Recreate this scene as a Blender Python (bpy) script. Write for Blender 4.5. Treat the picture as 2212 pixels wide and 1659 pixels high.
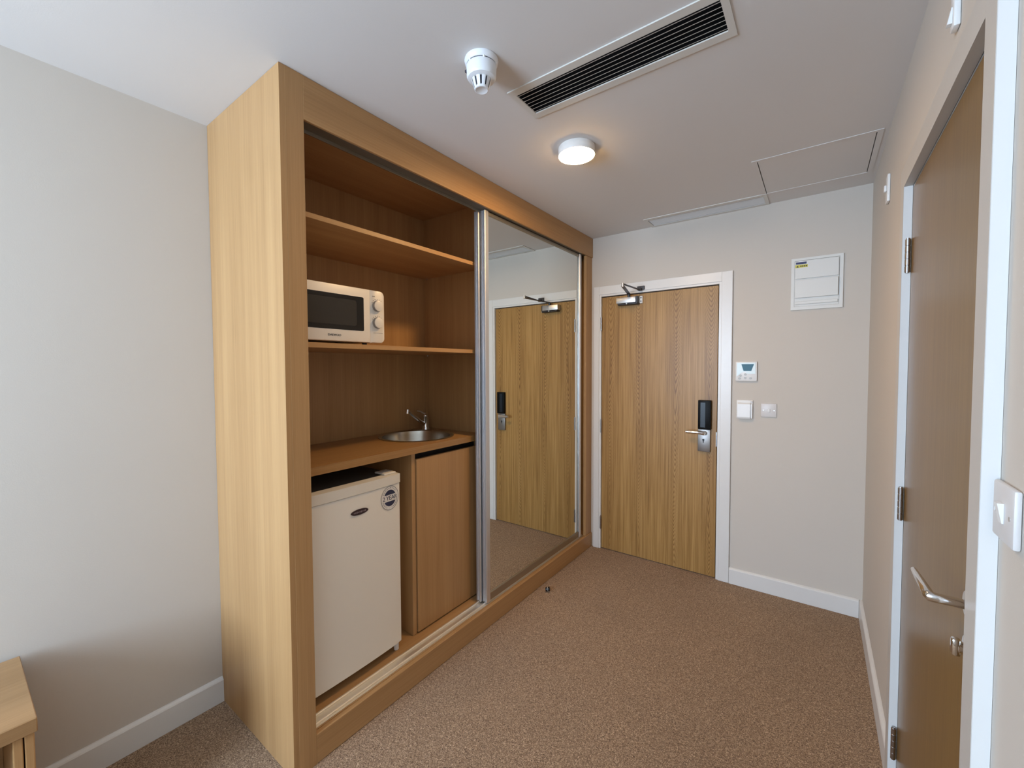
import bpy, bmesh, math, random
from mathutils import Vector, Matrix
random.seed(4)
for o in list(bpy.data.objects): bpy.data.objects.remove(o)
SC = bpy.context.scene
COL = SC.collection
V = Vector

# ------------------------------------------------------------------ camera
F_PX, CX, CY = 907.24, 1096.75, 825.25
YAW, PITCH, ROLL = math.radians(36.4225), math.radians(2.0332), math.radians(-0.2264)
CAM_H = 1.4863
fw = V((-math.sin(YAW)*math.cos(PITCH), math.cos(YAW)*math.cos(PITCH), -math.sin(PITCH)))
rt = V((math.cos(YAW), math.sin(YAW), 0)); up = rt.cross(fw)
r2 = rt*math.cos(ROLL) + up*math.sin(ROLL); u2 = -rt*math.sin(ROLL) + up*math.cos(ROLL)
cd = bpy.data.cameras.new('camera'); cam = bpy.data.objects.new('camera', cd); COL.objects.link(cam)
cam.matrix_world = Matrix(((r2.x, u2.x, -fw.x, 0), (r2.y, u2.y, -fw.y, 0), (r2.z, u2.z, -fw.z, CAM_H), (0, 0, 0, 1)))
cd.sensor_fit = 'HORIZONTAL'; cd.sensor_width = 36; cd.lens = 36*F_PX/2212
cd.shift_x = (1106-CX)/2212; cd.shift_y = -(829.5-CY)/2212
cd.clip_start = 0.02; cd.clip_end = 100
SC.camera = cam

# ------------------------------------------------------------------ world, daylight, exposure
W = bpy.data.worlds.new('sky'); SC.world = W; W.use_nodes = True
bg = W.node_tree.nodes['Background']; bg.inputs[0].default_value = (0.62, 0.79, 1, 1); bg.inputs[1].default_value = 2.0
DAY = 62.0
ld = bpy.data.lights.new('window_daylight', 'AREA'); ld.shape = 'RECTANGLE'; ld.size = 1.15; ld.size_y = 1.5
ld.energy = DAY; ld.color = (0.60, 0.78, 1.0)
lo = bpy.data.objects.new('window_daylight', ld); COL.objects.link(lo)
lo.location = (-1.45, -2.36, 1.55); lo.rotation_euler = (math.radians(90), 0, 0)
SC.view_settings.view_transform = 'Standard'; SC.view_settings.look = 'None'
SC.view_settings.gamma = 1; SC.view_settings.use_curve_mapping = False
SC.view_settings.exposure = 1.5

# ------------------------------------------------------------------ room numbers (metres)
XL, XR, YB, YR, H = -2.123, 0.236, 3.185, -2.2, 2.523      # left wall, right wall, back wall, rear wall, ceiling
XW, Y0 = -1.485, 0.7145                                     # wardrobe front plane, wardrobe side panel

# ------------------------------------------------------------------ materials
MATS = {}
def mat(name, col, rough=0.5, metal=0.0, spec=0.5, emit=None, estr=0, coat=0):
    m = bpy.data.materials.new(name); m.use_nodes = True
    b = m.node_tree.nodes['Principled BSDF']
    b.inputs['Base Color'].default_value = (*col, 1); b.inputs['Roughness'].default_value = rough
    b.inputs['Metallic'].default_value = metal; b.inputs['Specular IOR Level'].default_value = spec
    b.inputs['Coat Weight'].default_value = coat
    if emit: b.inputs['Emission Color'].default_value = (*emit, 1); b.inputs['Emission Strength'].default_value = estr
    MATS[name] = m; return m
class N:
    """tiny node helper"""
    def __init__(s, m): s.t = m.node_tree; s.b = s.t.nodes['Principled BSDF']
    def new(s, typ, **k):
        n = s.t.nodes.new(typ)
        for a, v in k.items():
            if a.startswith('i_'): n.inputs[int(a[2:])].default_value = v
            else: setattr(n, a, v)
        return n
    def link(s, a, b): s.t.links.new(a, b)
    def math(s, op, a, b=None, c=None):
        n = s.t.nodes.new('ShaderNodeMath'); n.operation = op
        for i, v in enumerate((a, b, c)):
            if v is None: continue
            if isinstance(v, (int, float)): n.inputs[i].default_value = v
            else: s.link(v, n.inputs[i])
        return n.outputs[0]
    def coords(s): return s.new('ShaderNodeTexCoord').outputs['Object']
    def mapped(s, scale, src=None, loc=(0, 0, 0)):
        n = s.new('ShaderNodeMapping'); n.inputs['Scale'].default_value = scale; n.inputs['Location'].default_value = loc
        s.link(src or s.coords(), n.inputs[0]); return n.outputs[0]
    def noise(s, vec, scale, detail=2, rough=.5, dist=0):
        n = s.new('ShaderNodeTexNoise'); n.inputs['Scale'].default_value = scale; n.inputs['Detail'].default_value = detail
        n.inputs['Roughness'].default_value = rough; n.inputs['Distortion'].default_value = dist
        s.link(vec, n.inputs['Vector']); return n.outputs[0]
    def ramp(s, fac, stops):
        n = s.new('ShaderNodeValToRGB'); e = n.color_ramp.elements
        while len(e) < len(stops): e.new(0.5)
        for x, (p, c) in zip(e, stops): x.position = p; x.color = (*c, 1)
        s.link(fac, n.inputs[0]); return n.outputs[0]
    def mix(s, fac, a, b, typ='MIX'):
        n = s.new('ShaderNodeMixRGB'); n.blend_type = typ
        for i, v in ((0, fac), (1, a), (2, b)):
            if isinstance(v, (int, float)): n.inputs[i].default_value = v
            elif isinstance(v, tuple): n.inputs[i].default_value = (*v, 1)
            else: s.link(v, n.inputs[i])
        return n.outputs[0]
    def bump(s, h, strength, dist=.002):
        n = s.new('ShaderNodeBump'); n.inputs['Strength'].default_value = strength; n.inputs['Distance'].default_value = dist
        s.link(h, n.inputs['Height']); s.link(n.outputs[0], s.b.inputs['Normal'])
    def color(s, c): s.link(c, s.b.inputs['Base Color'])

def plaster(name, col, rough=.75):
    m = mat(name, col, rough, spec=.25); n = N(m); c = n.coords()
    big = n.noise(c, 1.3, 3)
    n.color(n.mix(big, tuple(x*.97 for x in col), tuple(min(1, x*1.03) for x in col)))
    n.bump(n.noise(c, 260, 3), .12, .0012); return m
plaster('wall_paint', (.61, .56, .50)); plaster('ceiling_paint', (.70, .675, .655))
mat('frame_shade', (.55, .52, .48), .45); mat('white_gloss', (.73, .72, .70), .32); mat('white_plastic', (.80, .80, .79), .35); mat('white_metal', (.74, .74, .71), .4)  # the beige is white frame paint with its shade put into the colour

def wood(name, dark, light, grain='z', rough=.42, spec=.4, band=.5, streak=.35, lo_=.30, hi_=.70):
    """laminate / veneer with straight grain along one axis"""
    m = mat(name, light, rough, spec=spec); n = N(m); c = n.coords()
    def sc(a, b): return {'z': (a, a, b), 'y': (a, b, a), 'x': (b, a, a)}[grain]
    wide = n.noise(n.mapped(sc(14, .35), c), 1.0, 3, .55, .3)
    fine = n.noise(n.mapped(sc(160, 2.2), c), 1.0, 4, .6, .2)
    pore = n.noise(n.mapped(sc(420, 9), c), 1.0, 2, .5)
    f = n.math('ADD', n.math('MULTIPLY', wide, band), n.math('MULTIPLY', fine, streak))
    f = n.math('ADD', f, n.math('MULTIPLY', pore, 1-band-streak))
    n.color(n.ramp(f, [(lo_, dark), (hi_, light)]))
    n.bump(fine, .06, .0006); return m
LAMD, LAML = (.350, .190, .076), (.515, .308, .138)
wood('oak_laminate', LAMD, LAML, 'z'); wood('oak_laminate_long', LAMD, LAML, 'y'); wood('oak_laminate_deep', LAMD, LAML, 'x')
wood('worktop_laminate', (.26, .135, .045), (.42, .235, .09), 'y', .33, band=.35, streak=.5)
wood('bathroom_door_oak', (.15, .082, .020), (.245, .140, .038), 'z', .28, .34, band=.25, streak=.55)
wood('bench_oak', (.27, .150, .062), (.41, .245, .115), 'y', .4)

def crown_oak():
    """book-matched crown-cut veneer: columns of nested V arches, straight grain between them"""
    m = mat('entry_door_oak', (.3, .19, .09), .38, spec=.36); n = N(m); c = n.coords()
    s = n.new('ShaderNodeSeparateXYZ'); n.link(c, s.inputs[0]); x, z = s.outputs[0], s.outputs[2]
    wob = n.noise(n.mapped((1.5, 1, 1.8), c), 1, 2); wob = n.math('MULTIPLY', n.math('SUBTRACT', wob, .5), .05)
    ax = n.math('ABSOLUTE', n.math('ADD', x, wob))                       # mirrored about the leaf's middle
    per = .236
    d = n.math('ABSOLUTE', n.math('SUBTRACT', n.math('MODULO', ax, per), per*.56))   # distance from the column's axis
    d2 = n.math('POWER', n.math('ADD', d, .0005), 1.55)
    nz = n.noise(n.mapped((20, 1, 6), c), 1, 3, .6); nz = n.math('MULTIPLY', n.math('SUBTRACT', nz, .5), .05)
    lo_ = n.noise(n.mapped((3, 1, 1.1), c), 1, 1); lo_ = n.math('MULTIPLY', lo_, .9)
    zz = n.math('MULTIPLY_ADD', z, -.42, .92)                              # 0 near the top, grows towards the foot
    steep = n.math('MULTIPLY_ADD', n.math('MAXIMUM', zz, 0), 34.0, 14.0)
    fld = n.math('ADD', n.math('SUBTRACT', z, n.math('MULTIPLY', d2, steep)), n.math('ADD', nz, lo_))
    ring = n.math('SINE', n.math('MULTIPLY', fld, 150))
    ring = n.math('MULTIPLY_ADD', ring, .5, .5); ring = n.math('POWER', ring, 2.2)
    near = n.math('SUBTRACT', 1.0, n.math('MINIMUM', n.math('MULTIPLY', d, 12), 1.0))   # rings read only near the axis
    patch = n.noise(n.mapped((4, 1, 1.3), c, (3, 0, 1)), 1, 2)
    near = n.math('MULTIPLY', n.math('MULTIPLY_ADD', near, .9, .10), n.math('MULTIPLY_ADD', patch, 1.7, .10))
    fine = n.noise(n.mapped((85, 1, 1.5), c), 1, 5, .66, .25)
    wide = n.noise(n.mapped((11, 1, .5), c), 1, 2)
    f = n.math('ADD', n.math('MULTIPLY', fine, .75), n.math('MULTIPLY', wide, .25))
    base = n.ramp(f, [(.36, (.23, .118, .033)), (.50, (.37, .208, .066)), (.64, (.47, .28, .10))])
    n.color(n.mix(n.math('MULTIPLY', n.math('MULTIPLY', ring, near), .72), base, (.16, .075, .02)))
    n.bump(fine, .05, .0005); return m
crown_oak()

def carpet():
    m = mat('carpet', (.2, .14, .1), .95, spec=.1); n = N(m); c = n.coords()
    a = n.noise(c, 210, 2, .65, 1.6); b = n.noise(c, 480, 2, .6, .5); big = n.noise(c, 2.6, 2)
    f = n.math('ADD', n.math('MULTIPLY', a, .72), n.math('MULTIPLY', b, .28))
    col = n.ramp(f, [(.37, (.080, .039, .020)), (.465, (.255, .150, .082)), (.535, (.45, .285, .165)), (.62, (.90, .66, .44))])
    n.color(n.mix(n.math('MULTIPLY', big, .35), col, (.16, .11, .07)))
    n.bump(f, .9, .006); m.node_tree.nodes['Principled BSDF'].inputs['Sheen Weight'].default_value = .15; return m
carpet()
def brushed(name, col, rough, axis):
    m = mat(name, col, rough, 1.0); n = N(m); s = {'z': (300, 300, .5), 'y': (300, .5, 300), 'x': (.5, 300, 300)}[axis]
    r = n.noise(n.mapped(s), 1, 3); n.link(n.math('MULTIPLY_ADD', r, .25, rough-.1), n.b.inputs['Roughness']); return m
brushed('aluminium', (.80, .81, .83), .40, 'z'); brushed('aluminium_rail', (.90, .87, .80), .45, 'y')
brushed('bronze_rail', (.42, .38, .31), .42, 'y'); brushed('satin_steel', (.33, .31, .295), .4, 'x')
mat('mirror_glass', (.84, .87, .84), .0, 1.0); mat('chrome', (.78, .78, .78), .12, 1.0); mat('steel_sink', (.55, .54, .50), .27, 1.0)
mat('hinge_steel', (.42, .40, .39), .3, 1.0); mat('closer_silver', (.62, .61, .60), .4, 1.0); mat('closer_dark', (.07, .07, .075), .4, .8)
mat('track_dark', (.15, .13, .10), .5, .3); mat('black_gap', (.006, .005, .005), .8); mat('duct_black', (.012, .013, .016), .9)
mat('slat_paint', (.72, .71, .69), .4); mat('grille_frame', (.66, .64, .60), .4)
mat('fridge_white', (.86, .83, .76), .38); mat('fridge_top', (.10, .095, .09), .45); mat('cap_white', (.76, .73, .66), .35)
mat('microwave_white', (.80, .755, .68), .33); mat('oven_glass', (.006, .006, .006), .12); mat('oven_screen', (.028, .026, .022), .25)
mat('knob_side', (.30, .285, .27), .3, .3); mat('print_black', (.02, .018, .018), .5); mat('print_grey', (.30, .28, .26), .6)
mat('sticker_navy', (.025, .03, .075), .45); mat('sticker_white', (.78, .76, .74), .45); mat('sticker_ring', (.10, .095, .08), .5)
mat('badge_dark', (.035, .018, .022), .3); mat('badge_script', (.33, .27, .30), .35, .4)
mat('label_navy', (.035, .045, .13), .5); mat('label_yellow', (.62, .55, .08), .5)
mat('lcd_teal', (.03, .13, .19), .4, spec=.3); mat('glossy_panel', (.62, .72, .72), .3); mat('button_grey', (.45, .46, .45), .4)
mat('lock_black', (.003, .003, .003), .45, spec=.15); mat('lock_glass', (.012, .018, .026), .3, spec=.3); mat('switch_grey', (.68, .66, .65), .38)
mat('lamp_body', (.82, .79, .75), .4); mat('lamp_glow', (1, .9, .7), .5, emit=(1.0, .62, .27), estr=72)
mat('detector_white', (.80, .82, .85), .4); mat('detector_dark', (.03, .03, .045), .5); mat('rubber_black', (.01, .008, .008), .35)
mat('window_frame', (.82, .83, .84), .35)
g = mat('window_glass', (1, 1, 1), .02); nt = g.node_tree          # clear pane: lets daylight through, faint gloss
tb = nt.nodes.new('ShaderNodeBsdfTransparent'); mx = nt.nodes.new('ShaderNodeMixShader'); mx.inputs[0].default_value = .06
nt.links.new(tb.outputs[0], mx.inputs[1]); nt.links.new(nt.nodes['Principled BSDF'].outputs[0], mx.inputs[2])
nt.links.new(mx.outputs[0], nt.nodes['Material Output'].inputs[0])

# ------------------------------------------------------------------ mesh helpers (everything is written in world metres)
WORLD = {}
def box(bm, x0, x1, y0, y1, z0, z1, bev=0, seg=1):
    r = bmesh.ops.create_cube(bm, size=1)
    vs = r['verts']
    bmesh.ops.scale(bm, vec=(x1-x0, y1-y0, z1-z0), verts=vs); bmesh.ops.translate(bm, vec=((x0+x1)/2, (y0+y1)/2, (z0+z1)/2), verts=vs)
    if bev:
        es = list({e for v in vs for e in v.link_edges})
        bmesh.ops.bevel(bm, geom=es, offset=bev, segments=seg, affect='EDGES', profile=.5, clamp_overlap=True)
def BX(*a, **k): bm = bmesh.new(); box(bm, *a, **k); return bm
def frame_to(axis):
    """matrix whose local z points along axis"""
    a = V(axis).normalized(); t = V((0, 0, 1)) if abs(a.z) < .9 else V((1, 0, 0))
    x = t.cross(a).normalized(); y = a.cross(x); return Matrix(((x.x, y.x, a.x), (x.y, y.y, a.y), (x.z, y.z, a.z)))
def lathe(bm, prof, c, axis=(0, 0, 1), n=32, a0=0, a1=2*math.pi):
    """profile of (radius, height) pairs turned about an axis through c"""
    M = frame_to(axis); c = V(c); rings = []; full = abs(a1-a0-2*math.pi) < 1e-6
    k = n if full else n+1
    for r, h in prof:
        if r < 1e-6: rings.append([bm.verts.new(c + M @ V((0, 0, h)))]*k); continue
        rings.append([bm.verts.new(c + M @ V((r*math.cos(a0+(a1-a0)*i/n), r*math.sin(a0+(a1-a0)*i/n), h))) for i in range(k)])
    for A, B in zip(rings, rings[1:]):
        for i in range(n):
            j = (i+1) % k
            q = []
            for v in (A[i], A[j], B[j], B[i]):
                if v not in q: q.append(v)
            if len(q) > 2:
                try: bm.faces.new(q)
                except ValueError: pass
def cyl(bm, c, r, h, axis=(0, 0, 1), n=24, bev=0):
    lathe(bm, [(0, 0), (r-bev, 0), (r, bev), (r, h-bev), (r-bev, h), (0, h)] if bev else [(0, 0), (r, 0), (r, h), (0, h)], c, axis, n)
def tube(bm, pts, rad, n=10):
    """round tube through points, rad one number or one per point, ends closed"""
    pts = [V(p) for p in pts]; rr = rad if isinstance(rad, (list, tuple)) else [rad]*len(pts); rings = []
    for i, p in enumerate(pts):
        d = (pts[min(i+1, len(pts)-1)] - pts[max(i-1, 0)]); M = frame_to(d)
        rings.append([bm.verts.new(p + M @ V((rr[i]*math.cos(2*math.pi*k/n), rr[i]*math.sin(2*math.pi*k/n), 0))) for k in range(n)])
    for A, B in zip(rings, rings[1:]):
        for k in range(n): bm.faces.new((A[k], A[(k+1) % n], B[(k+1) % n], B[k]))
    bm.faces.new(rings[0][::-1]); bm.faces.new(rings[-1])
def prism(bm, poly, axis, a, b):
    """extrude a 2D polygon: axis 'x' poly=(y,z), 'y' poly=(x,z), 'z' poly=(x,y)"""
    f = {'x': lambda p, t: (t, p[0], p[1]), 'y': lambda p, t: (p[0], t, p[1]), 'z': lambda p, t: (p[0], p[1], t)}[axis]
    A = [bm.verts.new(f(p, a)) for p in poly]; B = [bm.verts.new(f(p, b)) for p in poly]
    n = len(poly)
    for i in range(n): bm.faces.new((A[i], A[(i+1) % n], B[(i+1) % n], B[i]))
    bm.faces.new(A[::-1]); bm.faces.new(B)
def slab(axis, p, t, u0, u1, v0, v1, holes=()):
    """flat slab with rectangular holes; axis x: (u,v)=(y,z), y: (x,z), z: (x,y)"""
    bm = bmesh.new()
    us = sorted({u0, u1, *[h[0] for h in holes], *[h[1] for h in holes]}); vs = sorted({v0, v1, *[h[2] for h in holes], *[h[3] for h in holes]})
    pos = {'x': lambda u, v, w: (w, u, v), 'y': lambda u, v, w: (u, w, v), 'z': lambda u, v, w: (u, v, w)}[axis]
    vert = {}
    def vv(i, j, k):
        if (i, j, k) not in vert: vert[i, j, k] = bm.verts.new(pos(us[i], vs[j], p + t*k))
        return vert[i, j, k]
    nu, nv = len(us)-1, len(vs)-1
    def solid(i, j):
        if not (0 <= i < nu and 0 <= j < nv): return False
        cu, cv = (us[i]+us[i+1])/2, (vs[j]+vs[j+1])/2
        return not any(h[0] < cu < h[1] and h[2] < cv < h[3] for h in holes)
    for i in range(nu):
        for j in range(nv):
            if not solid(i, j): continue
            for k in (0, 1): bm.faces.new([vv(i, j, k), vv(i+1, j, k), vv(i+1, j+1, k), vv(i, j+1, k)])
            for di, dj, a, b in ((-1, 0, (i, j), (i, j+1)), (1, 0, (i+1, j), (i+1, j+1)), (0, -1, (i, j), (i+1, j)), (0, 1, (i, j+1), (i+1, j+1))):
                if not solid(i+di, j+dj): bm.faces.new([vv(*a, 0), vv(*b, 0), vv(*b, 1), vv(*a, 1)])
    return bm
def text(s, size, c, right, upv, thick=.0004, spacing=1.0, ang=0):
    cu = bpy.data.curves.new('txt', 'FONT'); cu.body = s; cu.size = size; cu.align_x = 'CENTER'; cu.align_y = 'CENTER'
    cu.extrude = thick; cu.space_character = spacing
    o = bpy.data.objects.new('txt', cu); COL.objects.link(o); bpy.context.view_layer.update()
    me = bpy.data.meshes.new_from_object(o.evaluated_get(bpy.context.evaluated_depsgraph_get()))
    bm = bmesh.new(); bm.from_mesh(me); bpy.data.objects.remove(o); bpy.data.curves.remove(cu); bpy.data.meshes.remove(me)
    R, U = V(right), V(upv); Nn = R.cross(U); c = V(c); ca, sa = math.cos(ang), math.sin(ang)
    for v in bm.verts:
        x, y = v.co.x*ca - v.co.y*sa, v.co.x*sa + v.co.y*ca
        v.co = c + R*x + U*y + Nn*v.co.z
    return bm
def obj(name, bm, m, parent=None, smooth=False, origin=None):
    bmesh.ops.recalc_face_normals(bm, faces=bm.faces)
    if origin is None:
        xs = [v.co.x for v in bm.verts]; ys = [v.co.y for v in bm.verts]; zs = [v.co.z for v in bm.verts]
        origin = V(((min(xs)+max(xs))/2, (min(ys)+max(ys))/2, min(zs)))
    origin = V(origin)
    bmesh.ops.translate(bm, vec=-origin, verts=bm.verts)
    me = bpy.data.meshes.new(name); bm.to_mesh(me); bm.free(); me.materials.append(MATS[m])
    if smooth:
        for p in me.polygons: p.use_smooth = True
        me.set_sharp_from_angle(angle=math.radians(35))
    o = bpy.data.objects.new(name, me); COL.objects.link(o); WORLD[o] = origin
    if parent: o.parent = parent; o.location = origin - WORLD[parent]
    else: o.location = origin
    return o
def tag(o, label, cat, group=None, kind=None):
    o['label'] = label; o['category'] = cat
    if group: o['group'] = group
    if kind: o['kind'] = kind
    return o
def thing(name, loc, label, cat, group=None, kind=None):
    o = bpy.data.objects.new(name, None); COL.objects.link(o); o.location = loc; o.empty_display_size = .05
    WORLD[o] = V(loc); return tag(o, label, cat, group, kind)
def struct(name, bm, m, label, cat): return tag(obj(name, bm, m), label, cat, kind='structure')

# ------------------------------------------------------------------ room shell
struct('floor', slab('z', 0, -.1, XL-.1, XR+.1, YR-.1, YB+.1), 'carpet', 'brown flecked carpet covering the room floor', 'floor')
VENTS = [(-.946, -.236, 1.334, 1.484), (-.992, -.282, 3.010, 3.160)]
HATCH = (-.268, .196, 2.500, 2.985)
struct('ceiling', slab('z', H, .1, XL-.1, XR+.1, YR-.1, YB+.1, VENTS+[HATCH]), 'ceiling_paint', 'smooth white painted ceiling', 'ceiling')
ED = (-1.432, -.527, 0, 2.068)        # entry door opening (x0,x1,z0,z1)
BD = (1.036, 1.892, 0, 2.090)         # bathroom door opening (y0,y1,z0,z1)
WIN = (-2.05, -.85, .75, 2.35)
struct('wall_left', slab('x', XL, -.1, YR-.1, YB+.1, 0, H), 'wall_paint', 'plain beige wall beside the oak wardrobe end', 'wall')
struct('wall_back', slab('y', YB, .1, XL, XR, 0, H, [ED]), 'wall_paint', 'beige end wall around the oak entry door', 'wall')
struct('wall_right', slab('x', XR, .1, YR-.1, YB+.1, 0, H, [BD]), 'wall_paint', 'beige side wall around the bathroom door', 'wall')
struct('wall_rear', slab('y', YR, -.1, XL, XR, 0, H, [WIN]), 'wall_paint', 'beige wall holding the window', 'wall')

def skirting(name, p, q, nrm, label):
    """white baseboard with a chamfered top from p to q, nrm points into the room"""
    p, q, nrm = V(p), V(q), V(nrm); bm = bmesh.new()
    prof = [(0.0005, 0.001), (.016, 0.001), (.016, .098), (.013, .103), (.006, .109), (.0005, .110)]
    A = [bm.verts.new(p + nrm*a + V((0, 0, z))) for a, z in prof]; B = [bm.verts.new(q + nrm*a + V((0, 0, z))) for a, z in prof]
    for i in range(len(prof)): j = (i+1) % len(prof); bm.faces.new((A[i], A[j], B[j], B[i]))
    bm.faces.new(A); bm.faces.new(B[::-1]); return struct(name, bm, 'white_gloss', label, 'baseboard')
skirting('baseboard_left', (XL, YR, 0), (XL, Y0-.001, 0), (1, 0, 0), 'white baseboard along the wall behind the oak bench')
skirting('baseboard_back', (-.4655, YB, 0), (XR-.017, YB, 0), (0, -1, 0), 'white baseboard between entry door frame and wall corner')
skirting('baseboard_right', (XR, 1.936, 0), (XR, YB-.001, 0), (-1, 0, 0), 'white baseboard between bathroom door frame and wall corner')

# window in the rear wall
wn = thing('window_1', ((WIN[0]+WIN[1])/2, YR, WIN[2]), 'wide white framed daylight window', 'window', kind='structure')
bm = bmesh.new(); a, b, c, d = WIN
for q in ((a, a+.06, c, d), (b-.06, b, c, d), ((a+b)/2-.03, (a+b)/2+.03, c+.06, d-.06), (a+.06, b-.06, c, c+.06), (a+.06, b-.06, d-.06, d)):
    box(bm, q[0], q[1], YR-.07, YR-.02, q[2], q[3])
obj('window_frame', bm, 'window_frame', wn)
for x0, x1 in ((a+.06, (a+b)/2-.03), ((a+b)/2+.03, b-.06)): obj('pane', BX(x0, x1, YR-.05, YR-.044, c+.06, d-.06), 'window_glass', wn)
obj('window_sill', BX(a-.03, b+.03, YR-.02, YR+.07, c-.03, c-.001), 'white_gloss', wn)

# ------------------------------------------------------------------ entry door with frame
EX0, EX1, ETOP = -1.4035, -.5552, 2.04
bm = bmesh.new()
AW, TH = .066, .017      # architrave
x0, x1, zt = -1.4685, -.4665, 2.127
box(bm, x0, x0+AW-.02, YB-TH, YB-.0005, .001, zt, .002); box(bm, x1-AW, x1, YB-TH, YB-.0005, .001, zt, .002); box(bm, x0+AW-.02, x1-AW, YB-TH, YB-.0005, zt-AW, zt, .002)
# lining set back behind the architrave, its edge shows as a step
box(bm, -1.431, EX0-.003, YB-.010, YB+.09, .001, ETOP+.025, .001); box(bm, EX1+.006, -.528, YB-.010, YB+.09, .001, ETOP+.025, .001)
box(bm, EX0-.003, EX1+.006, YB-.010, YB+.09, ETOP+.007, ETOP+.025, .001)
t1 = struct('trim_1', bm, 'white_gloss', 'white painted frame around the oak entry door', 'door frame')
obj('dark_backing', BX(-1.431, -.528, YB+.0905, YB+.0985, .001, ETOP+.025), 'black_gap', t1)  # black sheet added behind the leaf: keeps sky light out, darkens the gap
door = obj('door_1', BX(EX0, EX1, YB+.002, YB+.046, .006, ETOP, .0015), 'entry_door_oak', origin=(-.966, YB, .006))
tag(door, 'oak veneer entry door with electronic lock and closer', 'door', kind='structure')
def hinge(parent, cpt, axis_out, h=.1):
    """butt hinge seen as a knuckle of five barrels"""
    c = V(cpt); bm = bmesh.new(); n = 5
    for i in range(n): cyl(bm, c + V((0, 0, h*i/n)), .0068, h/n-.0012, n=14, bev=.0008)
    cyl(bm, c + V((0, 0, -.002)), .005, h+.004, n=10)
    return obj('hinge', bm, 'hinge_steel', parent, True)
for z in (1.778, .955, .167): hinge(door, (EX0-.0015, YB-.011, z), None, .105)
# electronic lock
lock = obj('lock_plate', BX(-.673, -.592, YB-.018, YB+.001, .889, 1.045, .003, 2), 'satin_steel', door, True)
obj('card_reader', BX(-.671, -.588, YB-.030, YB+.001, 1.047, 1.250, .004, 2), 'lock_black', lock, True)
obj('reader_window', BX(-.655, -.622, YB-.0325, YB-.0295, 1.06, 1.235, .001), 'lock_glass', lock)
bm = bmesh.new(); cyl(bm, (-.628, YB-.018, 1.022), .014, .034, (0, -1, 0), 20, .002)
tube(bm, [(-.628, YB-.05, 1.022), (-.64, YB-.056, 1.024), (-.67, YB-.058, 1.026), (-.742, YB-.058, 1.026)], [.0125, .0125, .0125, .012], 12)
obj('handle', bm, 'chrome', door, True)
bm = bmesh.new(); cyl(bm, (-.636, YB-.0175, .972), .0075, .0015, (0, -1, 0), 16); box(bm, -.6395, -.6325, YB-.019, YB-.0178, .952, .972)
obj('keyhole', bm, 'print_black', lock)
obj('bolt_plate', BX(EX1-.004, EX1+.001, YB-.001, YB+.03, .93, 1.03), 'hinge_steel', door)
# closer
cl = obj('door_closer', BX(-1.264, -1.112, YB-.056, YB+.001, 1.972, 2.016, .003, 2), 'closer_silver', door, True)
obj('closer_shadow', BX(-1.256, -1.10, YB-.050, YB+.001, 1.958, 1.9715, .004), 'closer_dark', cl)  # dark block standing in for the shadow below the closer body
obj('end_cap', BX(-1.1115, -1.098, YB-.050, YB+.001, 1.968, 2.018, .002), 'closer_dark', cl)
obj('fixing_plate', BX(-1.0975, -1.074, YB-.012, YB+.001, 1.966, 2.022, .003), 'white_metal', cl)
bm = bmesh.new()
for z in (1.981, 2.007): cyl(bm, (-1.0857, YB-.0118, z), .005, .0015, (0, -1, 0), 12)
obj('screw', bm, 'closer_dark', cl)
bm = bmesh.new(); cyl(bm, (-1.180, YB-.056, 1.966), .007, .004, (0, -1, 0), 14, .001); obj('valve_cap', bm, 'chrome', cl, True)
bm = bmesh.new(); cyl(bm, (-1.172, YB-.032, 2.016), .011, .022, n=16, bev=.001); obj('pivot', bm, 'closer_dark', cl, True)
def bar(bm, p, q, w, h):
    p, q = V(p), V(q); d = (q-p).normalized(); s = d.cross(V((0, 0, 1))).normalized()*w/2
    vs = [bm.verts.new(x + y + V((0, 0, zz))) for x in (p, q) for y, zz in ((s, 0), (-s, 0), (-s, h), (s, h))]
    for f in ((0, 1, 2, 3), (7, 6, 5, 4), (0, 4, 5, 1), (1, 5, 6, 2), (2, 6, 7, 3), (3, 7, 4, 0)): bm.faces.new([vs[i] for i in f])
EL = (-1.108, 2.860)
bm = bmesh.new(); bar(bm, (-1.172, YB-.032, 2.038), (EL[0], EL[1], 2.048), .022, .006); obj('closer_arm', bm, 'closer_dark', cl)
bm = bmesh.new(); bar(bm, (EL[0], EL[1], 2.062), (-1.083, YB-.05, 2.058), .014, .006); obj('closer_arm', bm, 'closer_dark', cl)
bm = bmesh.new(); cyl(bm, (EL[0], EL[1], 2.044), .009, .028, n=16, bev=.001); obj('elbow', bm, 'closer_silver', cl, True)
bm = bmesh.new(); box(bm, -1.11, -1.055, YB-.030, YB-.0175, 2.064, 2.092, .002); box(bm, -1.095, -1.071, YB-.06, YB-.030, 2.056, 2.074, .002)
obj('shoe', bm, 'closer_dark', cl)

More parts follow.
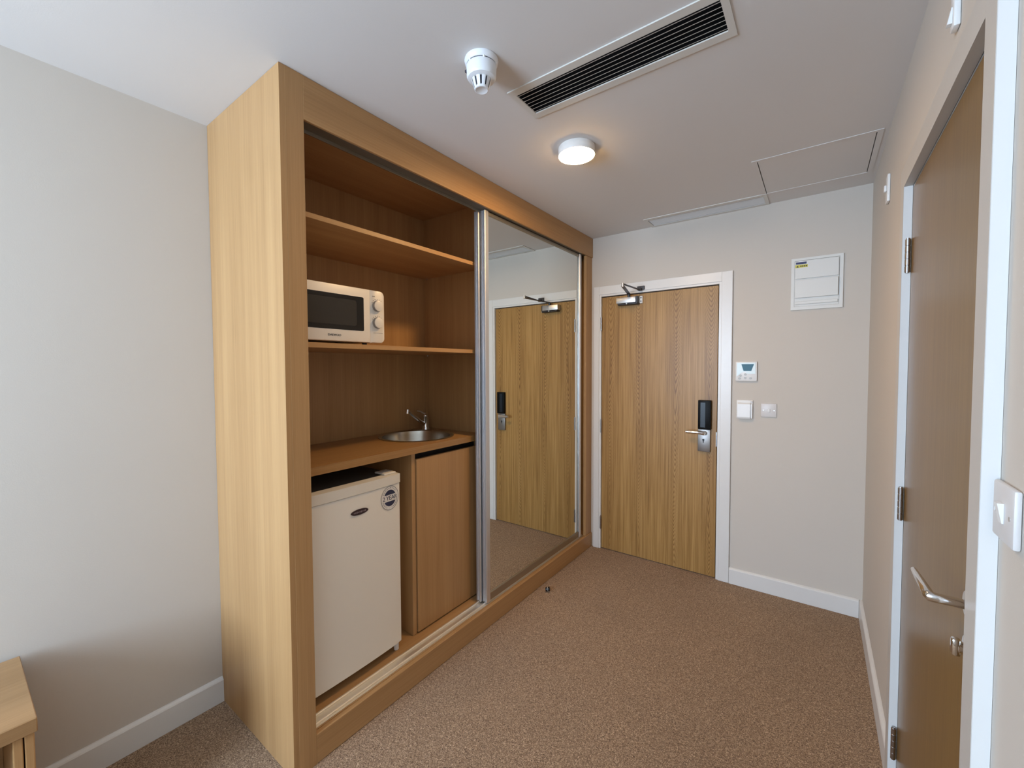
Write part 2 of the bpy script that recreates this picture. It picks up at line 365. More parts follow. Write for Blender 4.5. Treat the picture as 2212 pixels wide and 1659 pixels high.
# ------------------------------------------------------------------ bathroom door with frame
AX = .2135           # architrave front
bm = bmesh.new()
y0, y1, zt = .990, 1.930, 2.128; IY0, IY1, IZ = 1.049, 1.871, 2.063
box(bm, AX+.0009, XR-.0005, y0, IY0, .001, zt); box(bm, AX+.0009, XR-.0005, IY1, y1, .001, zt); box(bm, AX+.0009, XR-.0005, IY0, IY1, IZ+.003, zt)
box(bm, XR+.001, XR+.095, BD[0]+.001, 1.052, .001, 2.062); box(bm, XR+.001, XR+.095, 1.868, BD[1]-.001, .001, 2.062); box(bm, XR+.001, XR+.095, BD[0]+.001, BD[1]-.001, 2.0625, BD[3]-.001)
t2 = struct('trim_2', bm, 'white_gloss', 'white bathroom door frame with shade painted beige on its front', 'door frame')
obj('shade_facing', BX(AX, AX+.0008, y0, IY0, .001, zt), 'frame_shade', t2); obj('shade_facing', BX(AX, AX+.0008, IY1, y1, .001, zt), 'frame_shade', t2)  # thin plates painting shade on sides of the white frame turned from the window
obj('shade_facing', BX(AX, AX+.0008, IY0+.0002, IY1-.0002, IZ, zt), 'frame_shade', t2); obj('shade_soffit', BX(AX+.0009, XR-.0005, IY0+.0002, IY1-.0002, IZ, IZ+.0028), 'frame_shade', t2)
obj('dark_backing', BX(XR+.0955, XR+.0985, BD[0]+.001, BD[1]-.001, .001, BD[3]-.001), 'black_gap', t2)  # same added black sheet, shuts light out behind the bathroom door
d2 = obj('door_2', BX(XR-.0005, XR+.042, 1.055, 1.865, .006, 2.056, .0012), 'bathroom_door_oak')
tag(d2, 'plain oak bathroom door with chrome lever handle and three hinges', 'door', kind='structure')
for z in (1.786, .980, .168): hinge(d2, (XR-.010, 1.862, z), None, .107)
bm = bmesh.new(); cyl(bm, (XR-.0003, 1.112, 1.045), .026, .008, (-1, 0, 0), 28, .002); hr = obj('handle_rose', bm, 'chrome', d2, True)
bm = bmesh.new(); tube(bm, [(XR-.008, 1.112, 1.045), (.20, 1.112, 1.045), (.186, 1.112, 1.045), (.1815, 1.1135, 1.045), (.1798, 1.118, 1.0455), (.178, 1.15, 1.047), (.176, 1.20, 1.0465), (.1755, 1.245, 1.044)], [.0088, .0088, .0090, .0096, .0092, .0080, .0068, .0050], 14)
obj('lever', bm, 'chrome', hr, True)
bm = bmesh.new(); cyl(bm, (XR-.0003, 1.112, .962), .025, .007, (-1, 0, 0), 28, .002); tr = obj('lock_rose', bm, 'chrome', d2, True)
bm = bmesh.new(); cyl(bm, (XR-.007, 1.112, .962), .011, .010, (-1, 0, 0), 16, .001); box(bm, XR-.026, XR-.013, 1.104, 1.120, .946, .978, .004, 2); obj('thumb_turn', bm, 'chrome', tr, True)

# ------------------------------------------------------------------ wardrobe carcass
wd = thing('wardrobe', (-1.8, 1.95, 0), 'tall fitted oak wardrobe with open kitchenette bay and sliding mirrors', 'wardrobe')
BK = -2.112
obj('side_panel', BX(-2.1215, XW-.001, Y0, .7345, .001, H-.001), 'oak_laminate', wd)
obj('stile', BX(XW-.022, XW, .7346, .7978, .001, H-.001), 'oak_laminate', wd)
obj('stile', BX(XW-.030, XW-.007, 3.078, 3.1828, .114, 2.3685, .001), 'oak_laminate', wd)
obj('header', BX(XW-.011, XW+.0005, .7980, 3.1828, 2.369, H-.001, .001), 'oak_laminate_long', wd)
obj('plinth', BX(XW-.022, XW, .7980, 3.1828, .001, .113, .003, 2), 'oak_laminate_long', wd)
obj('back_panel', BX(-2.1215, BK, .7345, 3.1828, .001, 2.47), 'oak_laminate', wd)
obj('base_panel', BX(BK+.0005, XW-.0225, .7345, 3.1828, .095, .1125), 'oak_laminate_long', wd)
obj('top_panel', BX(BK+.0005, XW-.0225, .7345, 3.1828, 2.452, 2.47), 'oak_laminate_long', wd)
obj('divider', BX(BK+.0005, -1.600, 1.935, 1.953, .113, 2.4515), 'oak_laminate', wd)
obj('end_panel', BX(BK+.0005, XW-.0305, 3.165, 3.1828, .113, 2.4515), 'oak_laminate', wd)
for xf, z in ((-1.594, 2.068), (-1.600, 1.567)): obj('shelf', BX(BK+.001, xf, .7346, 1.9345, z, z+.0205, .0008), 'oak_laminate_long', wd)
# lower double rail
rl = obj('bottom_track', BX(-1.578, -1.512, .7985, 3.077, .1132, .1155), 'aluminium_rail', wd)
for x in (-1.527, -1.567): obj('rail', BX(x-.0042, x+.0042, .7985, 3.077, .1157, .1235, .0015), 'aluminium_rail', rl)
tk = obj('top_track', BX(-1.545, XW-.0115, .7985, 3.077, 2.3700, 2.4510), 'track_dark', wd)
obj('track_lip', BX(-1.5478, -1.5453, .7985, 3.077, 2.3570, 2.4510), 'bronze_rail', tk)
obj('track_guide', BX(-1.592, -1.585, .7985, 3.077, 2.380, 2.4510), 'track_dark', tk)
for y in (.7395, 1.929):
    for z in (2.060, 1.559):
        bm = bmesh.new(); cyl(bm, (BK+.03, y, z), .004, .008, n=10); obj('shelf_peg', bm, 'chrome', wd)

def sliding_door(yc0, yc1, xf, label):
    """mirror sliding door, aluminium frame with ribbed stiles; xf = front of the stiles"""
    z0, z1, D = .1245, 2.3665, .034
    t = obj('sliding_door', BX(xf-.017, xf-.013, yc0+.02, yc1-.02, z0+.04, z1-.015), 'mirror_glass', wd)
    t['label'] = label
    xb = xf-D
    for s, yy in ((1, yc0), (-1, yc1)):
        # C-shaped handle profile: outer lip, ribs on the edge face, front flange
        P = [(xf, .030), (xf, .004), (xf-.003, .0), (xf-.006, .0), (xf-.0065, .006), (xf-.0115, .006), (xf-.012, .0), (xf-.0145, .0), (xf-.015, .008),
             (xf-.024, .008), (xf-.0245, .001), (xf-.027, .001), (xf-.0275, .006), (xf-.0305, .006), (xf-.031, .0), (xb, .002), (xb, .030), (xb+.004, .032), (xb+.012, .022), (xf-.0125, .022), (xf-.004, .032)]
        bm = bmesh.new(); prism(bm, [(p[0], yy + s*p[1]) for p in P], 'z', z0, z1); obj('door_stile', bm, 'aluminium', t)
    obj('bottom_rail', BX(xf-.026, xf-.006, yc0+.033, yc1-.033, z0, z0+.044, .002), 'bronze_rail', t)
    obj('top_rail', BX(xf-.026, xf-.006, yc0+.033, yc1-.033, z1-.020, z1, .002), 'bronze_rail', t)
    return t
sliding_door(1.838, 3.032, -1.510, 'front mirror panel in silver frame')
sliding_door(1.828, 3.030, -1.549, 'rear mirror panel in silver frame')

# ------------------------------------------------------------------ kitchenette: base cabinet, worktop, sink, tap
bc = thing('base_cabinet', (-1.86, 1.67, .1135), 'oak base cabinet with handleless door below the round sink', 'cabinet')
obj('side_panel', BX(BK+.002, -1.640, 1.402, 1.426, .1135, 1.052, .001), 'oak_laminate', bc)
obj('side_panel', BX(BK+.002, -1.652, 1.917, 1.9345, .1135, 1.052), 'oak_laminate', bc)
obj('back_panel', BX(BK+.002, BK+.010, 1.4265, 1.9165, .1135, 1.052), 'oak_laminate', bc)
obj('finger_recess', BX(-1.690, -1.672, 1.4265, 1.9165, .985, 1.052), 'black_gap', bc)
obj('door', BX(-1.651, -1.633, 1.430, 1.932, .121, 1.019, .0015), 'oak_laminate', bc)
SC_, SR, WT0, WT1 = V((-1.876, 1.645, 0)), .205, 1.0535, 1.0875
bm = bmesh.new(); wx0, wx1, wy0, wy1 = BK+.001, -1.615, .7346, 1.9345
ang = sorted([2*math.pi*i/64 for i in range(64)] + [math.atan2(y-SC_.y, x-SC_.x) % (2*math.pi) for x in (wx0, wx1) for y in (wy0, wy1)])
def hit(a):
    c, s = math.cos(a), math.sin(a); t = 1e9
    if abs(c) > 1e-9: t = min(t, ((wx1 if c > 0 else wx0)-SC_.x)/c)
    if abs(s) > 1e-9: t = min(t, ((wy1 if s > 0 else wy0)-SC_.y)/s)
    return (SC_.x+c*t, SC_.y+s*t)
rings = []
for kind, z in (('o', WT0), ('o', WT1), ('i', WT1), ('i', WT0)):
    rings.append([bm.verts.new((*(hit(a) if kind == 'o' else (SC_.x+SR*math.cos(a), SC_.y+SR*math.sin(a))), z)) for a in ang])
for k in range(4):
    A, B = rings[k], rings[(k+1) % 4]
    for i in range(len(ang)):
        j = (i+1) % len(ang); bm.faces.new((A[i], A[j], B[j], B[i]))
tag(obj('worktop', bm, 'worktop_laminate'), 'honey oak worktop over the fridge with round sink cut in', 'worktop')
sk = thing('sink', (SC_.x, SC_.y, .93), 'round stainless steel sink bowl set in the worktop', 'sink')
bm = bmesh.new(); lathe(bm, [(.203, WT1-.004), (.216, WT1+.0006), (.2165, WT1+.003), (.212, WT1+.0052), (.200, WT1+.005), (.194, WT1), (.190, WT1-.02), (.182, WT1-.10), (.165, WT1-.130), (.13, WT1-.142), (.03, WT1-.146)], (SC_.x, SC_.y, 0), n=64)
obj('bowl', bm, 'steel_sink', sk, True)
bm = bmesh.new(); lathe(bm, [(.032, WT1-.1465), (.032, WT1-.1435), (.026, WT1-.1425), (.02, WT1-.146), (0, WT1-.146)], (SC_.x, SC_.y, 0), n=32); obj('drain', bm, 'chrome', sk, True)
TX, TY = -2.032, 1.858
tp = thing('tap', (TX, TY, WT1), 'chrome mixer tap with angled spout standing behind the round sink', 'tap')
bm = bmesh.new(); lathe(bm, [(0, 0), (.027, 0), (.027, .005), (.0225, .012), (.0205, .03), (.0205, .075), (.022, .08), (.022, .092), (.017, .099), (0, .1)], (TX, TY, WT1+.0002), n=28); obj('body', bm, 'chrome', tp, True)
tip = V((-1.985, 1.672, 1.226)); b0 = V((TX, TY-.012, WT1+.035))
bm = bmesh.new(); tube(bm, [b0, b0.lerp(tip, .3)+V((0, 0, -.004)), b0.lerp(tip, .7)+V((0, 0, -.002)), b0.lerp(tip, .93), tip], [.012, .0115, .0105, .0105, .011], 14)
sp = obj('spout', bm, 'chrome', tp, True)
bm = bmesh.new(); cyl(bm, tip+V((0, 0, .009)), .0125, .028, (0, -.12, -1), 18, .0015); obj('aerator', bm, 'chrome', sp, True)
bm = bmesh.new(); tube(bm, [(TX, TY, WT1+.098), (TX-.008, TY-.03, WT1+.118), (TX-.014, TY-.062, WT1+.125)], [.009, .006, .0055], 12); obj('lever', bm, 'chrome', tp, True)

# ------------------------------------------------------------------ fridge
FY0, FY1, FX = .780, 1.301, -1.603
fr = thing('fridge', (-1.85, (FY0+FY1)/2, .1135), 'small white undercounter fridge with dark grey top', 'fridge')
obj('body', BX(-2.09, -1.652, FY0+.004, FY1-.004, .135, .955, .004), 'fridge_white', fr)
obj('top_cover', BX(-2.09, -1.640, FY0+.001, FY1-.001, .9555, .974, .004, 2), 'fridge_top', fr)
def bowed(y0, y1, z0, z1, xb, xf, bow, bev):
    """panel whose front swells outwards in plan, edges rounded"""
    bm = bmesh.new(); n = 16; poly = [(xb, y1), (xb, y0)]
    for i in range(n+1):
        t = i/n; e = .004 if i in (0, n) else 0
        poly.append((xf - bow + bow*(1-(2*t-1)**2) - e, y0+(y1-y0)*t))
    prism(bm, poly, 'z', z0, z1)
    return bm
dr = obj('door', bowed(FY0, FY1, .158, .934, -1.648, FX+.004, .008, 0), 'fridge_white', fr, True)
obj('door_cap', bowed(FY0-.001, FY1+.001, .9365, .979, -1.648, FX+.0085, .008, 0), 'cap_white', fr, True)
bm = bmesh.new(); box(bm, -1.700, -1.625, FY1-.075, FY1-.008, .9793, .988, .003, 2); obj('hinge_cover', bm, 'cap_white', fr, True)
for y in (FY0+.04, FY1-.016):
    for x in (-1.630, -2.05):
        bm = bmesh.new(); cyl(bm, (x, y, .1137), .012, (.044 if x > -1.7 else .0215), n=16, bev=.002); obj('foot', bm, 'white_plastic', fr, True)
def front_x(y): t = (y-FY0)/(FY1-FY0); return FX+.004-.008+.008*(1-(2*t-1)**2)
def disc(bm, y, z, ry, rz, th, off=.0003, n=40, zmin=-9, zmax=9):
    """thin elliptical sticker on the fridge front, cut off below zmin / above zmax (relative)"""
    A = []
    for i in range(n): a = 2*math.pi*i/n; A.append((y+ry*math.cos(a), z+max(zmin, min(zmax, rz*math.sin(a)))))
    x = front_x(y)+off; prism(bm, A, 'x', x, x+th)
SY, SZ, SRAD = 1.2385, .876, .053
XS0 = xs = front_x(SY)
# (sub-sub parts are not allowed: the print is on the door's level)
def on_door(name, bm, m):
    for v in bm.verts: v.co.x += front_x(v.co.y) - XS0          # follow the swell of the door
    return obj(name, bm, m, dr)
bm = bmesh.new(); disc(bm, SY, SZ, SRAD, SRAD*1.1, .0006, .0006); st = on_door('guarantee_sticker', bm, 'sticker_white'); st['label'] = 'round two year guarantee sticker'
bm = bmesh.new(); n = 48; xx = xs+.0014
for i in range(n):
    a, b = 2*math.pi*i/n, 2*math.pi*(i+1)/n
    q = [bm.verts.new((xx, SY+r*math.cos(t), SZ+1.1*r*math.sin(t))) for r, t in ((SRAD*.97, a), (SRAD*.97, b), (SRAD*.935, b), (SRAD*.935, a))]; bm.faces.new(q)
on_door('sticker_ring', bm, 'sticker_ring')
bm = bmesh.new()
for sgn in (1, -1):
    pts = []
    for i in range(21):
        a = math.radians(24) + math.radians(132)*i/20; pts.append((SY+.035*math.cos(a), SZ+sgn*1.1*.035*math.sin(a)))
    prism(bm, pts, 'x', xs+.0013, xs+.0016)
on_door('sticker_print', bm, 'sticker_navy')
on_door('sticker_words', text('2 YEAR', .0285, (xs+.0016, SY, SZ), (0, 1, 0), (0, 0, 1), .0002, .92), 'sticker_navy')
bm = bmesh.new()
def ring_text(s, r, mid, step, inward):
    out = []
    for i, ch in enumerate(s):
        a = mid + (i-(len(s)-1)/2)*step*(1 if inward else -1)
        if ch == ' ': continue
        t = text(ch, .0088, (xs+.0016, SY+r*math.cos(a), SZ+1.1*r*math.sin(a)), (0, 1, 0), (0, 0, 1), .0001, 1, a+(math.pi/2 if inward else -math.pi/2))
        me = bpy.data.meshes.new('tmp'); t.to_mesh(me); t.free(); bm.from_mesh(me); bpy.data.meshes.remove(me)
ring_text('GUARANTEE', .0425, math.radians(98), math.radians(13.5), False)
on_door('sticker_top_words', bm, 'print_black'); bm = bmesh.new()
ring_text('PARTS - LABOUR', .0425, math.radians(270), math.radians(11), True)
on_door('sticker_low_words', bm, 'print_black')
bm = bmesh.new(); XS0 = front_x(1.073); disc(bm, 1.073, .858, .043, .0125, .0035, .0002); bd = on_door('badge', bm, 'badge_dark'); bd['label'] = 'dark oval badge'
bm = bmesh.new(); xb_ = front_x(1.073)+.0037
for i in range(9): y = 1.045+.007*i; h = .0024+.0016*((i*7) % 3)/2; box(bm, xb_, xb_+.0004, y-.0022, y+.0022, .858-h, .858+h)
on_door('badge_script', bm, 'badge_script')

# ------------------------------------------------------------------ microwave
MX, MY0, MY1, MZ0, MZ1 = -1.622, .780, 1.238, 1.5985, 1.836
mw = thing('microwave', (-1.78, 1.01, 1.5885), 'cream white microwave oven with dark door window and two dials', 'microwave')
bm = BX(-1.94, MX-.030, MY0+.003, MY1-.003, MZ0+.004, MZ1-.004, .006, 2); obj('body', bm, 'microwave_white', mw, True)
def rounded_yz(y0, y1, z0, z1, r, corners='abcd', n=7):
    pts = []
    for key, cy, cz, a0 in (('a', y1-r, z1-r, 0), ('b', y0+r, z1-r, 90), ('c', y0+r, z0+r, 180), ('d', y1-r, z0+r, 270)):
        if key in corners: pts += [(cy+r*math.cos(math.radians(a0+90*i/n)), cz+r*math.sin(math.radians(a0+90*i/n))) for i in range(n+1)]
        else: pts.append({'a': (y1, z1), 'b': (y0, z1), 'c': (y0, z0), 'd': (y1, z0)}[key])
    return pts
def pillow(bm, poly, x0, x1, e):
    """panel with a rounded-over front edge (poly in y,z)"""
    cy = sum(p[0] for p in poly)/len(poly); cz = sum(p[1] for p in poly)/len(poly)
    hy = max(p[0] for p in poly)-cy; hz = max(p[1] for p in poly)-cz; rings = []
    for x, s in ((x0, 0), (x1-e, 0), (x1-e*.3, e*.3), (x1, e)):
        rings.append([bm.verts.new((x, cy+(p[0]-cy)*(1-s/hy), cz+(p[1]-cz)*(1-s/hz))) for p in poly])
    for A, B in zip(rings, rings[1:]):
        for i in range(len(poly)): j = (i+1) % len(poly); bm.faces.new((A[i], A[j], B[j], B[i]))
    bm.faces.new(rings[0][::-1]); bm.faces.new(rings[-1])
SEAM = 1.162
bm = bmesh.new(); pillow(bm, rounded_yz(MY0, SEAM-.0008, MZ0, MZ1, .022, 'bc'), MX-.030, MX, .007); md = obj('door', bm, 'microwave_white', mw, True)
bm = bmesh.new(); pillow(bm, rounded_yz(SEAM+.0008, MY1, MZ0, MZ1, .022, 'ad'), MX-.030, MX, .007); mp = obj('control_panel', bm, 'microwave_white', mw, True)
bm = bmesh.new(); prism(bm, rounded_yz(.822, 1.126, 1.648, 1.796, .006), 'x', MX-.001, MX+.0012); obj('door_glass', bm, 'oven_glass', md)
bm = bmesh.new(); prism(bm, rounded_yz(.845, 1.090, 1.668, 1.778, .01), 'x', MX+.001, MX+.0016); obj('door_screen', bm, 'oven_screen', md)
obj('brand_word', text('DAEWOO', .0125, (MX+.0006, .985, 1.6235), (0, 1, 0), (0, 0, 1), .0006, 1.05), 'print_black', md)
for z in (1.766, 1.690):
    bm = bmesh.new(); lathe(bm, [(.026, 0), (.026, .002), (.025, .003), (.0235, .012)], (MX-.0003, 1.198, z), (1, 0, 0), 32); kb = obj('dial', bm, 'knob_side', mp, True)
    bm = bmesh.new(); lathe(bm, [(.0237, .0118), (.023, .0142), (.021, .0152), (0, .0152)], (MX-.0003, 1.198, z), (1, 0, 0), 32); obj('dial_face', bm, 'microwave_white', kb, True)
    bm = bmesh.new()
    for i in range(7):
        a = math.radians(30+20*i); y, zz = 1.198+.031*math.cos(a), z+.031*math.sin(a); box(bm, MX-.0002, MX+.0004, y-.0022, y+.0022, zz-.0014, zz+.0014)
    obj('dial_marks', bm, 'print_grey', mp)
bm = bmesh.new(); box(bm, MX-.0002, MX+.0004, 1.172, 1.186, 1.8075, 1.8105); obj('panel_mark', bm, 'print_grey', mp); bm = bmesh.new(); box(bm, MX-.0002, MX+.0004, 1.176, 1.226, 1.643, 1.6445); obj('panel_mark', bm, 'print_grey', mp)
for y in (MY0+.05, MY1-.07):
    for x in (-1.68, -1.90):
        bm = bmesh.new(); cyl(bm, (x, y, 1.5887), .011, .0135, n=14); obj('foot', bm, 'rubber_black', mw, True)

# ------------------------------------------------------------------ fittings on the end wall
YF = YB-.0005
db = thing('fuse_box', (-.015, YB, 1.833), 'white metal fuse box with flap and small warning labels', 'fuse box')
bm = slab('y', YF, -.012, -.143, .112, 1.833, 2.149, [(-.126, .094, 1.853, 2.134)]); obj('frame', bm, 'white_metal', db)
obj('cover', BX(-.125, .093, YF-.010, YF-.001, 1.854, 2.133), 'white_metal', db)
obj('door', BX(-.123, .091, YF-.018, YF-.0105, 2.022, 2.131, .002), 'white_metal', db)
obj('door', BX(-.122, .089, YF-.026, YF-.0105, 1.905, 2.014, .002), 'white_metal', db)
obj('lower_lip', BX(-.121, .089, YF-.020, YF-.0105, 1.866, 1.884, .002), 'white_metal', db)
obj('label_strip', BX(-.1195, -.066, YF-.0186, YF-.0181, 2.111, 2.124), 'label_navy', db)
obj('label_strip', BX(-.1225, -.060, YF-.0186, YF-.0181, 2.090, 2.1075), 'label_yellow', db)
bm = bmesh.new(); prism(bm, [(-.117, 2.093), (-.105, 2.093), (-.111, 2.104)], 'y', YF-.0191, YF-.0187)
for i in range(4): box(bm, -.097+.009*i, -.091+.009*i, YF-.0191, YF-.0187, 2.095, 2.102)
obj('label_print', bm, 'print_black', db)

tm = thing('thermostat', (-.380, YB, 1.388), 'square white thermostat with teal screen above the card switch', 'thermostat')
obj('casing', BX(-.443, -.318, YF-.018, YF, 1.388, 1.517, .004, 2), 'white_plastic', tm, True)
bm = bmesh.new(); prism(bm, [(-.434, 1.508), (-.327, 1.508), (-.327, 1.435), (-.375, 1.437), (-.383, 1.448), (-.403, 1.446), (-.434, 1.418)], 'y', YF-.0195, YF-.0181); obj('front_panel', bm, 'glossy_panel', tm)
bm = bmesh.new(); prism(bm, [(-.408, 1.500), (-.335, 1.500), (-.350, 1.455), (-.395, 1.455)], 'y', YF-.0203, YF-.0196); obj('screen', bm, 'lcd_teal', tm)
for x, z in ((-.418, 1.405), (-.385, 1.409), (-.354, 1.407), (-.384, 1.432), (-.412, 1.424)):
    bm = bmesh.new(); cyl(bm, (x, YF-.018, z), .0075, .0022, (0, -1, 0), 14, .0006); obj('button', bm, 'button_grey', tm, True)

ks = thing('card_switch', (-.386, YB, 1.138), 'white key card switch holder beside the entry door frame', 'switch')
obj('back_box', BX(-.434, -.338, YF-.010, YF, 1.140, 1.262, .004, 2), 'white_plastic', ks, True)
bm = bmesh.new()
prism(bm, [(YF-.0102, 1.142), (YF-.026, 1.139), (YF-.031, 1.150), (YF-.028, 1.235), (YF-.018, 1.244), (YF-.0102, 1.244)], 'x', -.425, -.352)
obj('card_holder', bm, 'white_plastic', ks)
bm = bmesh.new(); prism(bm, [(YF-.0102, 1.143), (YF-.020, 1.143), (YF-.022, 1.235), (YF-.0102, 1.240)], 'x', -.351, -.341); obj('side_rib', bm, 'white_plastic', ks)
bm = bmesh.new(); cyl(bm, (-.347, YF-.010, 1.252), .006, .006, (0, -1, 0), 12, .001); obj('indicator', bm, 'switch_grey', ks, True)

ls = thing('light_switch', (-.250, YB, 1.156), 'small white light switch plate beside the key card switch', 'switch')
obj('plate', BX(-.2935, -.2065, YF-.009, YF, 1.157, 1.244, .003, 2), 'switch_grey', ls, True)
obj('rocker', BX(-.2565, -.2425, YF-.0135, YF-.0092, 1.186, 1.211, .002, 2), 'white_plastic', ls, True)
for x in (-.280, -.220):
    bm = bmesh.new(); cyl(bm, (x, YF-.0088, 1.200), .0035, .001, (0, -1, 0), 12); obj('screw', bm, 'hinge_steel', ls)

# ------------------------------------------------------------------ fittings on the side wall
XF = XR-.0005
ns = thing('light_switch', (XR, .940, 1.222), 'white light switch plate next to the bathroom door frame', 'switch')
obj('plate', BX(XF-.009, XF, .8965, .9835, 1.222, 1.308, .0035, 2), 'switch_grey', ns, True)
bm = bmesh.new(); prism(bm, [(XF-.0092, 1.250), (XF-.0112, 1.250), (XF-.0165, 1.280), (XF-.0092, 1.280)], 'y', .933, .947); obj('rocker', bm, 'white_plastic', ns)
for y in (.910, .970):
    bm = bmesh.new(); cyl(bm, (XF-.0088, y, 1.264), .0035, .001, (-1, 0, 0), 12); obj('screw', bm, 'chrome', ns)
iso = thing('isolator_switch', (XR, 2.455, 2.180), 'white isolator switch plate high beyond the bathroom door', 'switch')
obj('plate', BX(XF-.010, XF, 2.432, 2.492, 2.190, 2.306, .003, 2), 'white_plastic', iso, True)
obj('rocker', BX(XF-.019, XF-.0102, 2.445, 2.465, 2.235, 2.262, .003, 2), 'white_plastic', iso, True)
al = thing('alarm_sounder', (XR, 1.36, 2.225), 'white alarm unit on the wall above the bathroom door', 'alarm')
obj('casing', BX(XF-.0115, XF, 1.333, 1.366, 2.224, 2.352, .003, 2), 'white_plastic', al, True)
bm = bmesh.new(); prism(bm, [(XF-.0117, 2.236), (XF-.020, 2.236), (XF-.0135, 2.270), (XF-.0117, 2.270)], 'y', 1.343, 1.357); obj('button', bm, 'white_plastic', al)

# ------------------------------------------------------------------ ceiling fittings
def grille(v, label, lean=1):
    x0, x1, y0, y1 = v; b = .026
    t = thing('air_grille', ((x0+x1)/2, (y0+y1)/2, H), label, 'vent', 'slatted ceiling grilles')
    yo = min(y1+b, YB-.001)
    bm = slab('z', H-.0006, -.0045, x0-b+.009, x1+b-.009, y0-b, yo, [(x0+.004, x1-.004, y0+.006, y1-.006)]); obj('frame', bm, 'grille_frame', t)
    bm = bmesh.new(); box(bm, x0+.001, x1-.001, y0+.001, y1-.001, H+.055, H+.06)
    for q in ((x0+.0005, x0+.003, y0+.001, y1-.001), (x1-.003, x1-.0005, y0+.001, y1-.001), (x0+.003, x1-.003, y0+.0005, y0+.003), (x0+.003, x1-.003, y1-.003, y1-.0005)): box(bm, *q, H, H+.055)
    obj('duct', bm, 'duct_black', t)
    n = 7; me = None
    for i in range(n):
        y = y0+.006+(y1-y0-.012)*(i+.5)/n
        if me is None:
            bm = bmesh.new(); prism(bm, [(y-.0012*lean, H-.003), (y+.0008*lean, H-.003), (y+.0158*lean, H+.0075), (y+.0143*lean, H+.0085)], 'x', x0+.0042, x1-.0042)
            first = obj('slat', bm, 'slat_paint', t); me = first.data; fy = y
        else:
            o = first.copy(); COL.objects.link(o); o.location = first.location + V((0, y-fy, 0))
    return t
grille(VENTS[0], 'slatted white ceiling grille beside the smoke detector')
grille(VENTS[1], 'slatted white ceiling grille against the wall over the entry door', -.4)
hx0, hx1, hy0, hy1 = HATCH
ht = thing('ceiling_hatch', ((hx0+hx1)/2, (hy0+hy1)/2, H), 'square white access hatch flush in the ceiling', 'hatch')
obj('frame', slab('z', H-.0006, -.0025, hx0-.022, hx1+.020, hy0-.018, hy1+.0175, [(hx0+.001, hx1-.001, hy0+.001, hy1-.001)]), 'ceiling_paint', ht)
obj('light_cover', slab('z', H+.09, .01, hx0-.02, hx1+.02, hy0-.02, hy1+.02), 'duct_black', ht)  # unseen dark cover added over the hatch so no sky light leaks in
obj('panel', BX(hx0+.004, hx1-.004, hy0+.003, hy1-.001, H-.001, H+.012, .001), 'ceiling_paint', ht)

lp = thing('ceiling_lamp', (-.935, 1.82, H), 'small round lit ceiling lamp glowing warm white', 'lamp')
LC = (-.935, 1.822, H-.0005)
bm = bmesh.new(); lathe(bm, [(0, 0), (.083, 0), (.085, .003), (.085, .0385), (.084, .040), (0, .040)], LC, (0, 0, -1), 48); obj('casing', bm, 'lamp_body', lp, True)
bm = bmesh.new(); lathe(bm, [(.0835, .0402), (.0833, .0412), (.081, .0425), (.075, .0435), (.05, .0445), (0, .045)], LC, (0, 0, -1), 48); obj('diffuser', bm, 'lamp_glow', lp, True)

sd = thing('smoke_detector', (-.933, 1.12, H), 'white ceiling smoke detector with slotted nose', 'smoke detector')
DC = (-.933, 1.122, H-.0005)
bm = bmesh.new(); lathe(bm, [(0, 0), (.056, 0), (.057, .004), (.055, .013), (.050, .018), (0, .018)], DC, (0, 0, -1), 40); obj('base', bm, 'detector_white', sd, True)
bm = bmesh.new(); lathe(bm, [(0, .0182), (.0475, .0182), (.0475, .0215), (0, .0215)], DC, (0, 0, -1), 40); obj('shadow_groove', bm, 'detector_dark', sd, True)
bm = bmesh.new(); lathe(bm, [(0, .0217), (.050, .0217), (.051, .024), (.0495, .056), (.046, .062), (.034, .066), (0, .066)], DC, (0, 0, -1), 40)
for k in range(6): a = k*math.pi/3+.35; x, y = DC[0]+.0485*math.cos(a), DC[1]+.0485*math.sin(a); box(bm, x-.003, x+.003, y-.003, y+.003, H-.024, H-.017)
body = obj('housing', bm, 'detector_white', sd, True)
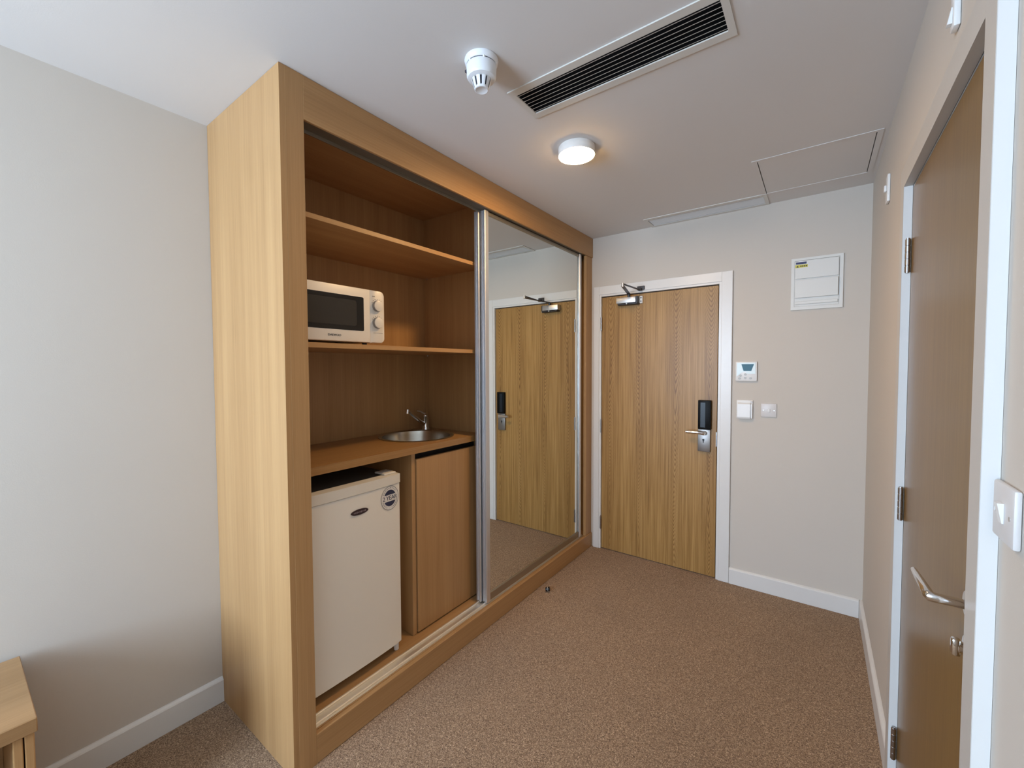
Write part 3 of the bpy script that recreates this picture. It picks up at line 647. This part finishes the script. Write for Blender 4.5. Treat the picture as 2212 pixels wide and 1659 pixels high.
bm = bmesh.new(); lathe(bm, [(0, .0662), (.029, .0662), (.022, .090), (0, .090)], DC, (0, 0, -1), 32); obj('inner_core', bm, 'detector_dark', sd)
for k in range(10):      # ribs of the nose
    a0 = 2*math.pi*k/10; bm = bmesh.new()
    lathe(bm, [(.0296, .0663), (.033, .0663), (.0245, .0945), (.0226, .0945), (.0296, .0663)], DC, (0, 0, -1), 5, a0+.11, a0+2*math.pi/10-.11); obj('nose_rib', bm, 'detector_white', sd)
bm = bmesh.new(); lathe(bm, [(0, .0902), (.0225, .0902), (.0245, .0947), (.0235, .0985), (.0205, .0995), (.019, .0985), (0, .0985)], DC, (0, 0, -1), 32); obj('nose_cap', bm, 'detector_white', sd, True)
bm = bmesh.new(); box(bm, DC[0]-.056, DC[0]-.047, DC[1]-.022, DC[1]-.008, H-.030, H-.021, .001); obj('locking_tab', bm, 'detector_dark', sd)

# ------------------------------------------------------------------ bench beside the left wall, button on the carpet
bn = thing('bench', (-1.9, -.3, 0), 'light oak luggage bench standing against the plain wall', 'bench')
BY1, BY0, BXF, BZ = .131, -.72, -1.692, .540
obj('top', BX(XL+.018, BXF, BY0, BY1, BZ-.040, BZ, .002), 'bench_oak', bn)
for y in (.107, .086, BY0+.006, BY0+.027): obj('side_panel', BX(XL+.030, BXF-.008, y, y+.0185, .001, BZ-.0405, .0025, 2), 'oak_laminate', bn)
obj('back_panel', BX(XL+.030, XL+.046, BY0+.047, .085, .05, BZ-.0405), 'bench_oak', bn)
fp = thing('floor_stud', (-1.407, 2.347, 0), 'tiny black stud with pale band lying on the carpet', 'stud')
D_ = (1, .45, .25)
bm = bmesh.new(); cyl(bm, (-1.4230, 2.343, .0155), .0135, .0125, D_, 18, .003); obj('base', bm, 'rubber_black', fp, True)
bm = bmesh.new(); cyl(bm, (-1.4114, 2.3483, .0185), .0137, .0018, D_, 18); obj('band', bm, 'white_metal', fp, True)
bm = bmesh.new(); cyl(bm, (-1.4095, 2.3492, .0190), .0138, .0125, D_, 18, .003); obj('head', bm, 'rubber_black', fp, True)
